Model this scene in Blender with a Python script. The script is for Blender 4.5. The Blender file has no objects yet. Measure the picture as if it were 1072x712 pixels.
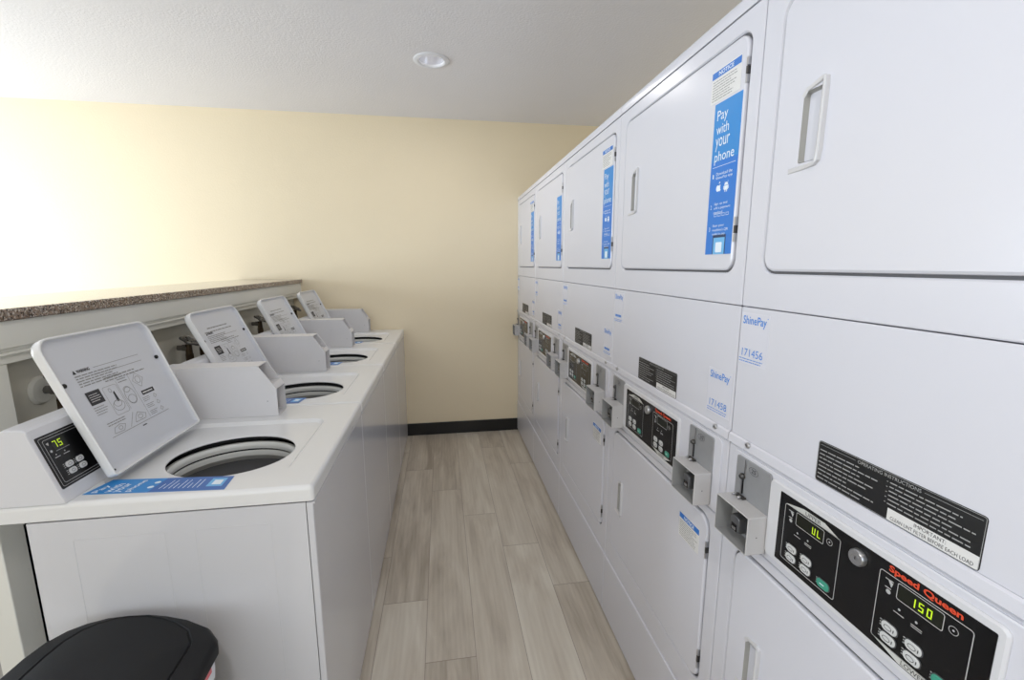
import bpy, bmesh, math, random
from mathutils import Vector, Matrix
PI = math.pi
random.seed(7)
sc = bpy.context.scene
C = sc.collection

# ------------------------------------------------------------------ materials
def s2l(c):
    return c / 12.92 if c <= 0.04045 else ((c + 0.055) / 1.055) ** 2.4
def col(r, g, b):
    return (s2l(r / 255), s2l(g / 255), s2l(b / 255), 1)

def mat(name, rgb, rough=0.5, metal=0.0, noise=0.0, nscale=30, bump=0.0, bscale=200, emit=None, estr=1.0, coat=0.0, spec=0.5):
    m = bpy.data.materials.new(name); m.use_nodes = True
    nt = m.node_tree; N = nt.nodes; L = nt.links
    b = N['Principled BSDF']
    b.inputs['Base Color'].default_value = col(*rgb)
    b.inputs['Roughness'].default_value = rough
    b.inputs['Metallic'].default_value = metal
    b.inputs['Specular IOR Level'].default_value = spec
    b.inputs['Coat Weight'].default_value = coat
    tc = N.new('ShaderNodeTexCoord')
    if noise > 0:
        n = N.new('ShaderNodeTexNoise'); n.inputs['Scale'].default_value = nscale; n.inputs['Detail'].default_value = 3
        L.new(tc.outputs['Object'], n.inputs['Vector'])
        mr = N.new('ShaderNodeMapRange'); mr.inputs['To Min'].default_value = 1 - noise; mr.inputs['To Max'].default_value = 1 + noise
        L.new(n.outputs['Fac'], mr.inputs['Value'])
        mx = N.new('ShaderNodeMix'); mx.data_type = 'RGBA'; mx.blend_type = 'MULTIPLY'; mx.inputs['Factor'].default_value = 1
        mx.inputs['A'].default_value = col(*rgb)
        L.new(mr.outputs['Result'], mx.inputs['B']); L.new(mx.outputs['Result'], b.inputs['Base Color'])
    if bump > 0:
        n = N.new('ShaderNodeTexNoise'); n.inputs['Scale'].default_value = bscale; n.inputs['Detail'].default_value = 4
        L.new(tc.outputs['Object'], n.inputs['Vector'])
        bp = N.new('ShaderNodeBump'); bp.inputs['Strength'].default_value = bump; bp.inputs['Distance'].default_value = 0.002
        L.new(n.outputs['Fac'], bp.inputs['Height']); L.new(bp.outputs['Normal'], b.inputs['Normal'])
    if emit:
        b.inputs['Emission Color'].default_value = col(*emit); b.inputs['Emission Strength'].default_value = estr
    return m

M = {}
M['enamel'] = mat('dryer_enamel', (213, 213, 221), 0.25, noise=0.01, nscale=4, bump=0.03, bscale=90)
M['enamel_w'] = mat('washer_enamel', (206, 206, 210), 0.13, noise=0.01, nscale=4, bump=0.02, bscale=60)
M['enamel_top'] = mat('washer_porcelain', (224, 224, 224), 0.22)
M['plastic_w'] = mat('white_plastic', (212, 212, 216), 0.4)
M['lidin'] = mat('lid_inner_enamel', (205, 207, 213), 0.3)
M['grey_plate'] = mat('brushed_grey_plate', (160, 161, 164), 0.4, metal=0.35, noise=0.04, nscale=80)
M['grey_case'] = mat('grey_white_case', (192, 190, 190), 0.4, noise=0.015, nscale=60)
M['meter'] = mat('meter_case_paint', (212, 210, 211), 0.4, noise=0.015, nscale=60)
M['coin_in_shade'] = mat('coin_box_inside_shade', (150, 150, 150), 0.5)  # darker than the case: shade inside the box put into the colour
M['lockgrey'] = mat('lock_metal', (120, 121, 124), 0.3, metal=0.7)
M['steel'] = mat('steel', (190, 190, 192), 0.3, metal=0.9)
M['steel_d'] = mat('dark_steel', (90, 88, 86), 0.35, metal=0.8)
M['pocket'] = mat('handle_pocket', (168, 167, 163), 0.5)
M['lip'] = mat('handle_lip', (204, 203, 205), 0.35)
M['groove'] = mat('door_groove_grey', (98, 98, 101), 0.6)
M['gap'] = mat('dark_gap', (60, 60, 62), 0.8)
M['black'] = mat('black_gloss_panel', (10, 10, 12), 0.25)
M['rubber_and_shade'] = mat('black_rubber_and_shade', (9, 9, 10), 0.5)  # rubber parts, and the painted shadow in the tub gap
M['label_bk'] = mat('black_label', (14, 13, 14), 0.45)
M['line'] = mat('panel_line_grey', (178, 178, 178), 0.5)
M['gable'] = mat('panel_band_grey', (200, 200, 196), 0.5)
M['button'] = mat('button_grey', (205, 206, 206), 0.4)
M['btn_rim'] = mat('button_rim', (70, 70, 72), 0.5)
M['btn_green'] = mat('button_green', (60, 150, 128), 0.4)
M['red'] = mat('red_lettering', (214, 74, 44), 0.4)
M['disp'] = mat('display_glass', (26, 28, 18), 0.15)
M['digit'] = mat('lit_digits', (190, 215, 40), 0.5, emit=(170, 200, 30), estr=0.42)
M['blue'] = mat('sign_blue', (44, 136, 208), 0.35)
M['blue_lo'] = mat('sign_blue_deep', (40, 120, 208), 0.35)
M['blue_hd'] = mat('notice_blue', (44, 116, 200), 0.4)
M['blue_ink'] = mat('blue_ink', (64, 132, 214), 0.5)
M['paper'] = mat('label_paper', (222, 221, 220), 0.45)
M['paper_dryer'] = mat('clear_sticker', (214, 214, 223), 0.3)
M['ink'] = mat('black_ink', (44, 44, 48), 0.6)
M['greyink'] = mat('grey_ink', (140, 140, 138), 0.6)
M['white_ink'] = mat('white_ink', (228, 238, 248), 0.5)
M['sink'] = mat('label_silver_ink', (165, 165, 165), 0.5)
M['phone'] = mat('phone_navy', (34, 60, 100), 0.4)
M['screen'] = mat('phone_screen_blue', (110, 180, 230), 0.4)
M['purple'] = mat('sticker_violet', (58, 104, 176), 0.4)
M['brass'] = mat('valve_brass', (74, 62, 48), 0.4, metal=0.8, noise=0.2, nscale=60)
M['darkmetal'] = mat('valve_tarnished', (112, 110, 106), 0.35, metal=0.7, noise=0.3, nscale=50)
M['escut'] = mat('escutcheon_white', (196, 194, 186), 0.5)
M['hose'] = mat('rubber_hose', (30, 29, 28), 0.55)
M['trash'] = mat('black_plastic', (9, 9, 12), 0.6, spec=0.35, bump=0.1, bscale=500)
M['bag'] = mat('bag_white', (222, 226, 234), 0.4)
M['bagred'] = mat('bag_red', (214, 110, 120), 0.5)
M['trimwhite'] = mat('painted_trim', (224, 223, 216), 0.45, bump=0.03, bscale=60)
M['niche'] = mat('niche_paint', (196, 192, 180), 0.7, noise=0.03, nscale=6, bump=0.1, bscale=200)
M['base'] = mat('baseboard_black', (15, 15, 16), 0.3)
M['ringw'] = mat('balance_ring', (214, 214, 210), 0.35)
M['basket'] = mat('basket_steel', (176, 175, 170), 0.35, metal=0.6)
M['basket_shade'] = mat('basket_steel_painted_shade', (16, 16, 17), 0.5, metal=0.2)  # near-black colour paints the shade deep inside the steel basket
M['lamp_in'] = mat('lamp_reflector', (226, 228, 236), 0.22, metal=0.3)
M['lamp_trim'] = mat('lamp_trim', (232, 233, 238), 0.4)
M['lamp_glow'] = mat('lamp_lens', (235, 235, 235), 0.5, emit=(255, 246, 232), estr=1.2)
M['vinyl'] = mat('window_vinyl', (236, 236, 236), 0.4)

def mat_wall(name, rgb):
    m = mat(name, rgb, 0.62, noise=0.025, nscale=2.2, bump=0.45, bscale=110)
    return m
M['wall'] = mat_wall('cream_wall_paint', (234, 219, 189))
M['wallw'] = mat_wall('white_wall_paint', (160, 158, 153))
M['ceil'] = mat('ceiling_texture', (231, 229, 231), 0.75, noise=0.02, nscale=3, bump=0.8, bscale=90)

def mat_granite():
    m = mat('granite', (150, 140, 130), 0.09)
    nt = m.node_tree; N = nt.nodes; L = nt.links; b = N['Principled BSDF']
    tc = N.new('ShaderNodeTexCoord')
    v = N.new('ShaderNodeTexVoronoi'); v.inputs['Scale'].default_value = 260
    n = N.new('ShaderNodeTexNoise'); n.inputs['Scale'].default_value = 160; n.inputs['Detail'].default_value = 4
    L.new(tc.outputs['Object'], v.inputs['Vector']); L.new(tc.outputs['Object'], n.inputs['Vector'])
    r = N.new('ShaderNodeValToRGB'); e = r.color_ramp.elements
    e[0].position = 0.28; e[0].color = col(52, 46, 42); e[1].position = 0.72; e[1].color = col(205, 196, 184)
    q = e.new(0.45); q.color = col(150, 128, 110)
    q = e.new(0.6); q.color = col(128, 120, 116)
    mx = N.new('ShaderNodeMix'); mx.data_type = 'RGBA'; mx.inputs['Factor'].default_value = 0.5
    L.new(v.outputs['Color'], mx.inputs['A']); L.new(n.outputs['Fac'], mx.inputs['B'])
    sp = N.new('ShaderNodeSeparateColor'); L.new(mx.outputs['Result'], sp.inputs['Color'])
    L.new(sp.outputs['Red'], r.inputs['Fac']); L.new(r.outputs['Color'], b.inputs['Base Color'])
    return m
M['granite'] = mat_granite()

def mat_floor():
    m = bpy.data.materials.new('wood_planks'); m.use_nodes = True
    nt = m.node_tree; N = nt.nodes; L = nt.links; b = N['Principled BSDF']
    def math_(op, a, bb=None, c=None):
        n = N.new('ShaderNodeMath'); n.operation = op
        for i, v in enumerate((a, bb, c)):
            if v is None: continue
            if isinstance(v, (int, float)): n.inputs[i].default_value = v
            else: L.new(v, n.inputs[i])
        return n.outputs[0]
    tc = N.new('ShaderNodeTexCoord'); sx = N.new('ShaderNodeSeparateXYZ'); L.new(tc.outputs['Object'], sx.inputs[0])
    u = math_('DIVIDE', math_('ADD', sx.outputs['X'], 5.313), 0.18)
    row = math_('FLOOR', u); fu = math_('FRACT', u)
    wn = N.new('ShaderNodeTexWhiteNoise'); wn.noise_dimensions = '1D'; L.new(row, wn.inputs['W'])
    v = math_('DIVIDE', math_('ADD', math_('SUBTRACT', sx.outputs['Y'], 1.38 - 12.2), math_('MULTIPLY', math_('SUBTRACT', row, 29.0), 0.305)), 1.22)
    seg = math_('FLOOR', v); fv = math_('FRACT', v)
    cb = N.new('ShaderNodeCombineXYZ'); L.new(row, cb.inputs[0]); L.new(seg, cb.inputs[1])
    wn2 = N.new('ShaderNodeTexWhiteNoise'); wn2.noise_dimensions = '2D'; L.new(cb.outputs[0], wn2.inputs['Vector'])
    # grain coordinates shifted per plank
    sh = N.new('ShaderNodeVectorMath'); sh.operation = 'MULTIPLY_ADD'
    L.new(wn2.outputs['Color'], sh.inputs[0]); sh.inputs[1].default_value = (9, 9, 9); L.new(tc.outputs['Object'], sh.inputs[2])
    mp = N.new('ShaderNodeMapping'); mp.inputs['Scale'].default_value = (7, 1.0, 1); L.new(sh.outputs[0], mp.inputs['Vector'])
    n1 = N.new('ShaderNodeTexNoise'); n1.inputs['Scale'].default_value = 1.6; n1.inputs['Detail'].default_value = 5; n1.inputs['Distortion'].default_value = 1.2
    L.new(mp.outputs[0], n1.inputs['Vector'])
    mp2 = N.new('ShaderNodeMapping'); mp2.inputs['Scale'].default_value = (70, 4.5, 1); L.new(sh.outputs[0], mp2.inputs['Vector'])
    n2 = N.new('ShaderNodeTexNoise'); n2.inputs['Scale'].default_value = 2; n2.inputs['Detail'].default_value = 4; n2.inputs['Distortion'].default_value = 0.6
    L.new(mp2.outputs[0], n2.inputs['Vector'])
    mp3 = N.new('ShaderNodeMapping'); mp3.inputs['Scale'].default_value = (7, 0.8, 1); L.new(sh.outputs[0], mp3.inputs['Vector'])
    wv = N.new('ShaderNodeTexWave'); wv.inputs['Scale'].default_value = 2.2; wv.inputs['Distortion'].default_value = 7; wv.inputs['Detail'].default_value = 3; wv.inputs['Detail Scale'].default_value = 0.8
    L.new(mp3.outputs[0], wv.inputs['Vector'])
    f = math_('ADD', math_('ADD', math_('MULTIPLY', n1.outputs['Fac'], 0.58), 0.12), math_('MULTIPLY', n2.outputs['Fac'], 0.13))
    f = math_('ADD', f, math_('MULTIPLY', wv.outputs['Fac'], 0.035))
    f = math_('ADD', f, math_('MULTIPLY', math_('SUBTRACT', wn2.outputs['Value'], 0.5), 0.2))
    r = N.new('ShaderNodeValToRGB'); e = r.color_ramp.elements
    e[0].position = 0.3; e[0].color = col(164, 153, 139); e[1].position = 0.68; e[1].color = col(214, 207, 194)
    q = e.new(0.48); q.color = col(194, 184, 170)
    L.new(f, r.inputs['Fac'])
    # seams
    eu = math_('MINIMUM', fu, math_('SUBTRACT', 1.0, fu)); ev = math_('MINIMUM', fv, math_('SUBTRACT', 1.0, fv))
    su = math_('LESS_THAN', eu, 0.006); sv = math_('LESS_THAN', ev, 0.0012)
    seam = math_('MAXIMUM', su, sv)
    mx = N.new('ShaderNodeMix'); mx.data_type = 'RGBA'; mx.inputs['B'].default_value = col(130, 118, 108)
    L.new(math_('MULTIPLY', seam, 0.75), mx.inputs['Factor']); L.new(r.outputs['Color'], mx.inputs['A'])
    L.new(mx.outputs['Result'], b.inputs['Base Color'])
    b.inputs['Roughness'].default_value = 0.42
    bp = N.new('ShaderNodeBump'); bp.inputs['Strength'].default_value = 0.15; bp.inputs['Distance'].default_value = 0.001
    L.new(n2.outputs['Fac'], bp.inputs['Height']); L.new(bp.outputs['Normal'], b.inputs['Normal'])
    return m
M['floor'] = mat_floor()

def mat_glass():
    m = bpy.data.materials.new('window_glass'); m.use_nodes = True
    b = m.node_tree.nodes['Principled BSDF']
    b.inputs['Transmission Weight'].default_value = 1; b.inputs['Roughness'].default_value = 0.0; b.inputs['IOR'].default_value = 1.02
    return m
M['glass'] = mat_glass()

# ------------------------------------------------------------------ mesh helpers
class MB:
    """collects shapes with several materials, mapped by f(a, b, c) -> point"""
    def __init__(s, f=None):
        s.bm = bmesh.new(); s.mats = []; s.f = f or (lambda a, b, c: (a, b, c)); s.k = 0
    def m(s, key):
        if key not in s.mats: s.mats.append(key)
        s.k = s.mats.index(key); return s
    def v(s, p): return s.bm.verts.new(s.f(*p))
    def face(s, vs):
        try:
            fc = s.bm.faces.new(vs); fc.material_index = s.k; return fc
        except ValueError: return None
    def poly(s, pts): return s.face([s.v(p) for p in pts])
    def loft(s, rings, cap0=True, cap1=True, close=True):
        R = [[s.v(p) for p in r] for r in rings]
        n = len(R[0])
        for a, b in zip(R, R[1:]):
            for i in range(n if close else n - 1):
                j = (i + 1) % n
                s.face([a[i], a[j], b[j], b[i]])
        if cap0: s.face(R[0][::-1])
        if cap1: s.face(R[-1])
        return R
    def box(s, a0, a1, b0, b1, c0, c1, bev=0.0):
        if bev > 0:
            s.panel(a0, a1, b0, b1, 0.0001, [(0, c0), (0, c1 - bev), (bev * .3, c1 - bev * .3), (bev, c1)])
        else:
            s.loft([[(a0, b0, c), (a1, b0, c), (a1, b1, c), (a0, b1, c)] for c in (c0, c1)])
    def panel(s, a0, a1, b0, b1, r, prof, cap0=True, cap1=True, n=5):
        rings = []
        for ins, c in prof:
            rings.append([(a, b, c) for a, b in rrect(a0, a1, b0, b1, r, n, ins)])
        return s.loft(rings, cap0, cap1)
    def outline(s, pts, w, c0, c1):
        """closed flat line of width w along a 2D polygon"""
        n = len(pts)
        cx = sum(p[0] for p in pts) / n; cy = sum(p[1] for p in pts) / n
        inn = inset(pts, w)
        a = [s.v((p[0], p[1], c1)) for p in pts]; b = [s.v((p[0], p[1], c1)) for p in inn]
        for i in range(n):
            j = (i + 1) % n; s.face([a[i], a[j], b[j], b[i]])
    def flat(s, a0, a1, b0, b1, c): s.poly([(a0, b0, c), (a1, b0, c), (a1, b1, c), (a0, b1, c)])
    def holed(s, outer, holes, c):
        """flat face with holes at depth c; returns nothing"""
        es = []
        for lp in [outer] + holes:
            vs = [s.v((p[0], p[1], c)) for p in lp]
            for i in range(len(vs)): es.append(s.bm.edges.new((vs[i], vs[(i + 1) % len(vs)])))
        r = bmesh.ops.triangle_fill(s.bm, use_beauty=True, use_dissolve=False, edges=es)
        for g in r['geom']:
            if isinstance(g, bmesh.types.BMFace): g.material_index = s.k
    def ring(s, lp, c0, c1):
        s.loft([[(p[0], p[1], c0) for p in lp], [(p[0], p[1], c1) for p in lp]], False, False)
    def disc(s, a, b, r, c, n=24, ry=None):
        s.poly([(a + r * math.cos(t), b + (ry or r) * math.sin(t), c) for t in [2 * PI * i / n for i in range(n)]])
    def cyl(s, a, b, prof, n=24, cap0=True, cap1=True):
        """prof: list of (radius, depth)"""
        s.loft([[(a + r * math.cos(2 * PI * i / n), b + r * math.sin(2 * PI * i / n), c) for i in range(n)] for r, c in prof], cap0, cap1)
    def tube(s, pts, r, n=10, cap=True):
        P = [Vector(p) for p in pts]; rings = []
        up = Vector((0.3, 0.2, 1)).normalized()
        for i, p in enumerate(P):
            d = (P[min(i + 1, len(P) - 1)] - P[max(i - 1, 0)]).normalized()
            x = d.cross(up).normalized(); y = d.cross(x)
            rr = r[i] if isinstance(r, (list, tuple)) else r
            rings.append([tuple(p + (x * math.cos(2 * PI * k / n) + y * math.sin(2 * PI * k / n)) * rr) for k in range(n)])
        s.loft(rings, cap, cap)
    def text(s, body, a0, a1, b0, b1, c, bold=0.0, keep=False):
        vs, fs = text_mesh(body, bold)
        x0 = min(v[0] for v in vs); x1 = max(v[0] for v in vs); y0 = min(v[1] for v in vs); y1 = max(v[1] for v in vs)
        kx = (a1 - a0) / (x1 - x0); ky = (b1 - b0) / (y1 - y0)
        V = [s.v((a0 + (v[0] - x0) * kx, b0 + (v[1] - y0) * ky, c)) for v in vs]
        for f in fs: s.face([V[i] for i in f])
    def lines(s, a0, a1, b0, b1, n, c, fill=0.45, seed=1, ragged=0.35, gaps=True):
        """rows of tiny unreadable print"""
        rnd = random.Random(seed); h = (b1 - b0) / n
        for i in range(n):
            y = b1 - (i + 0.5) * h; e = a1 - (a1 - a0) * rnd.random() * ragged
            x = a0
            while x < e - 0.001:
                w = (a1 - a0) * rnd.uniform(0.05, 0.16)
                s.flat(x, min(x + w, e), y - h * fill / 2, y + h * fill / 2, c)
                x += w + (a1 - a0) * 0.018
    def build(s, name, parent=None, smooth=35, recalc=True):
        me = bpy.data.meshes.new(name)
        if recalc: bmesh.ops.recalc_face_normals(s.bm, faces=s.bm.faces)
        s.bm.to_mesh(me); s.bm.free()
        for k in s.mats: me.materials.append(M[k])
        if smooth:
            me.polygons.foreach_set('use_smooth', [True] * len(me.polygons))
            me.set_sharp_from_angle(angle=math.radians(smooth))
        return link(name, me, parent, smooth)

def link(name, me, parent=None, smooth=1):
    o = bpy.data.objects.new(name, me); C.objects.link(o)
    if smooth and me.polygons[0].use_smooth:
        wn = o.modifiers.new('weighted_normals', 'WEIGHTED_NORMAL'); wn.keep_sharp = True; wn.weight = 100
    if parent: o.parent = parent
    return o

def rrect(a0, a1, b0, b1, r, n=5, ins=0.0):
    a0 += ins; a1 -= ins; b0 += ins; b1 -= ins
    r = max(r - ins, 0.0002)
    out = []
    for cx, cy, t0 in ((a1 - r, b0 + r, -PI / 2), (a1 - r, b1 - r, 0), (a0 + r, b1 - r, PI / 2), (a0 + r, b0 + r, PI)):
        for i in range(n + 1):
            t = t0 + PI / 2 * i / n; out.append((cx + r * math.cos(t), cy + r * math.sin(t)))
    return out

def rrect2(a0, a1, b0, b1, rlo, rhi, n, ins=0.0):
    """rounded rectangle, small radius at b0, large at b1"""
    a0 += ins; a1 -= ins; b0 += ins; b1 -= ins
    out = []
    for k, (sx, sy, t0) in enumerate(((1, 0, -PI / 2), (1, 1, 0), (0, 1, PI / 2), (0, 0, PI))):
        r = max((rhi if sy else rlo) - ins, .0003)
        cx = a1 - r if sx else a0 + r; cy = b1 - r if sy else b0 + r
        for i in range(n + 1):
            t = t0 + PI / 2 * i / n; out.append((cx + r * math.cos(t), cy + r * math.sin(t)))
    return out

def inset(pts, w):
    n = len(pts); out = []
    area = sum(pts[i][0] * pts[(i + 1) % n][1] - pts[(i + 1) % n][0] * pts[i][1] for i in range(n))
    sg = 1 if area > 0 else -1
    for i in range(n):
        p0 = Vector(pts[i - 1]); p = Vector(pts[i]); p2 = Vector(pts[(i + 1) % n])
        d1 = (p - p0).normalized(); d2 = (p2 - p).normalized()
        n1 = Vector((-d1.y, d1.x)) * sg; n2 = Vector((-d2.y, d2.x)) * sg
        b = (n1 + n2); b = b / max(b.length_squared / 2, 0.3)
        out.append(tuple(p + b * w))
    return out

_tc = {}
def text_mesh(body, bold):
    k = (body, bold)
    if k not in _tc:
        cu = bpy.data.curves.new('t', 'FONT'); cu.body = body; cu.size = 1; cu.resolution_u = 3; cu.offset = bold
        o = bpy.data.objects.new('t', cu); C.objects.link(o)
        bpy.context.view_layer.update()
        me = bpy.data.meshes.new_from_object(o.evaluated_get(bpy.context.evaluated_depsgraph_get()))
        _tc[k] = ([tuple(v.co) for v in me.vertices], [tuple(p.vertices) for p in me.polygons])
        bpy.data.objects.remove(o); bpy.data.curves.remove(cu); bpy.data.meshes.remove(me)
    return _tc[k]

def thing(name, label, cat, loc, group=None):
    o = bpy.data.objects.new(name, None); C.objects.link(o); o.location = loc; o.empty_display_size = 0.1
    o['label'] = label; o['category'] = cat
    if group: o['group'] = group
    return o
def struct(o): o['kind'] = 'structure'; return o
def sbox(name, m, x0, x1, y0, y1, z0, z1):
    b = MB().m(m); b.box(x0, x1, y0, y1, z0, z1); return struct(b.build(name, smooth=0))

# ------------------------------------------------------------------ room
YB = 3.5589       # back wall
XD = 0.6086       # front plane of the dryers
XL, XR, YF, H = -4.2, 1.36, -1.7, 2.455
fl = MB().m('floor'); fl.box(XL - .1, XR + .1, YF - .1, YB + .1, -.1, 0); struct(fl.build('floor', smooth=0))
ce = MB().m('ceil')
LX, LY = -0.022, 2.603
ce.holed([(XL - .1, YF - .1), (XR + .1, YF - .1), (XR + .1, YB + .1), (XL - .1, YB + .1)],
         [[(LX + .075 * math.cos(2 * PI * i / 32), LY + .075 * math.sin(2 * PI * i / 32)) for i in range(32)],
          [(LX + .075 * math.cos(2 * PI * i / 32), -.45 + .075 * math.sin(2 * PI * i / 32)) for i in range(32)]], H)
ce.flat(XL - .1, XR + .1, YF - .1, YB + .1, H + .15)
struct(ce.build('ceiling', smooth=0))
sbox('wall_back', 'wall', XL - .1, XR + .1, YB, YB + .1, 0, H)
sbox('wall_right', 'wall', XR, XR + .1, YF, YB, 0, H)
# left wall with a window opening
WY0, WY1, WZ0, WZ1 = 0.6, 3.1, 0.75, 1.9
def wall_with_hole(name, f, a0, a1, z1, hole, thick, m='wall'):
    b = MB(f).m(m)
    hl = [(hole[0], hole[2]), (hole[1], hole[2]), (hole[1], hole[3]), (hole[0], hole[3])]
    ou = [(a0, 0), (a1, 0), (a1, z1), (a0, z1)]
    b.holed(ou, [hl], 0); b.holed(ou, [hl], thick); b.ring(ou, 0, thick); b.ring(hl, 0, thick)
    return struct(b.build(name, smooth=0))
wall_with_hole('wall_left', lambda a, b, c: (XL - c, a, b), YF, YB, H, (WY0, WY1, WZ0, WZ1), .1)
def window(name, f, a0, a1, z0, z1, mull):
    b = MB(f).m('vinyl')
    fw = .045
    o = [(a0, z0), (a1, z0), (a1, z1), (a0, z1)]
    xs = [a0 + (a1 - a0) * i / mull for i in range(mull + 1)]
    hs = []
    for i in range(mull):
        l = xs[i] + (fw if i == 0 else fw / 2); r = xs[i + 1] - (fw if i == mull - 1 else fw / 2)
        hs.append([(l, z0 + fw), (r, z0 + fw), (r, z1 - fw), (l, z1 - fw)])
    b.holed(o, hs, .03); b.holed(o, hs, .08); b.ring(o, .03, .08)
    for h in hs: b.ring(h, .03, .08)
    w = struct(b.build(name, smooth=0))
    g = MB(f).m('glass')
    for h in hs: g.box(h[0][0], h[1][0], h[0][1], h[2][1], .052, .057)
    g.build('pane', w, smooth=0)
window('window_1', lambda a, b, c: (XL - c, a, b), WY0, WY1, WZ0, WZ1, 3)
# wall behind the camera with a wide window
wall_with_hole('wall_front', lambda a, b, c: (a, YF - c, b), XL - .1, XR + .1, H, (-1.9, 0.9, 0.6, 2.15), .1)
window('window_2', lambda a, b, c: (a, YF - c, b), -1.9, 0.9, 0.6, 2.15, 3)
sbox('baseboard_back', 'base', -.98, XR, YB - .012, YB, 0, .1)

# ------------------------------------------------------------------ half wall behind the washers
PX, PY0 = -1.04, 1.14
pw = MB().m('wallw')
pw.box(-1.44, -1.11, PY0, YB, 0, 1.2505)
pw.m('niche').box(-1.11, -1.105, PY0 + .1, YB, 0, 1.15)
struct(pw.build('wall_partition', smooth=0))
tr = MB().m('trimwhite')
tr.box(-1.11, -1.045, PY0, YB, 1.185, 1.2505, .002)
struct(tr.build('trim_1', smooth=0))
tr = MB(lambda a, b, c: (c, a, b)).m('trimwhite')
tr.box(PY0, YB, 1.145, 1.166, -1.11, -1.055, .002); tr.box(PY0, YB, 1.166, 1.174, -1.11, -1.047, .002); tr.box(PY0, YB, 1.174, 1.185, -1.11, -1.052, .002)
struct(tr.build('trim_2', smooth=0))
tr = MB(lambda a, b, c: (c, a, b)).m('trimwhite')
tr.box(PY0, PY0 + .1, 0, 1.145, -1.11, -1.057, .002)
tr.box(PY0 + .1, PY0 + .106, 0, 1.145, -1.11, -1.064, .002)
struct(tr.build('trim_3', smooth=0))
ct = MB(lambda a, b, c: (a, b, c)).m('granite')
ct.panel(-1.47, -1.033, PY0 - .03, YB - .001, .004, [(.003, 1.251), (0, 1.254), (0, 1.277), (.003, 1.280)])
o = ct.build('countertop', smooth=30)
o['label'] = 'speckled brown granite countertop on the half wall behind the washers'; o['category'] = 'countertop'

# ------------------------------------------------------------------ recessed ceiling light
def downlight(label, x, y):
    t = thing('recessed_ceiling_light', label, 'ceiling light', (x, y, H - .0005))
    b = MB(lambda a, b_, c: (a, b_, -c)).m('lamp_trim')
    b.cyl(0, 0, [(.068, -.004), (.095, 0.0), (.095, .002), (.088, .006), (.072, .007), (.066, .003), (.066, -.006)], 48, False, False); b.build('trim_ring', t)
    b = MB().m('lamp_in'); b.cyl(0, 0, [(.068, -.002), (.064, .03), (.055, .06), (.048, .075)], 48, False, False); b.build('reflector', t)
    b = MB().m('lamp_glow'); b.cyl(0, 0, [(.049, .074), (.04, .067), (.02, .062), (.004, .061)], 48, True, True); b.build('bulb', t)
downlight('round white recessed downlight set in the ceiling', LX, LY)
LY2 = -.45
downlight('unseen recessed downlight added behind the camera as fill light', LX, LY2)  # out of view, added to brighten the floor and washer fronts

# ------------------------------------------------------------------ seven-segment digits
SEG = {'0': 'abcdef', '1': 'bc', '5': 'afgcd', '7': 'abc', 'U': 'bcdef', 'L': 'def'}
def digits(b, txt, a0, b0, w, h, gap, c):
    t_ = h * 0.13
    for i, ch in enumerate(txt):
        x = a0 + i * (w + gap); sk = 0.08 * h
        q = {'a': (x, x + w, b0 + h - t_, b0 + h), 'd': (x, x + w, b0, b0 + t_), 'g': (x, x + w, b0 + h / 2 - t_ / 2, b0 + h / 2 + t_ / 2),
             'f': (x, x + t_, b0 + h / 2, b0 + h), 'b': (x + w - t_, x + w, b0 + h / 2, b0 + h),
             'e': (x, x + t_, b0, b0 + h / 2), 'c': (x + w - t_, x + w, b0, b0 + h / 2)}
        for sg in SEG[ch]: b.flat(*q[sg], c)

# ------------------------------------------------------------------ stacked dryers
DW = 0.6831
cache = {}
def part(key, fn, name, parent):
    """build once, later units share the mesh"""
    if key in cache: return link(name, cache[key], parent)
    o = fn(name, parent); cache[key] = o.data; return o
DF = lambda s, z, p: (-.35 - p, DW / 2 - s, z)     # s right, z up, p towards the aisle

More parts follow.
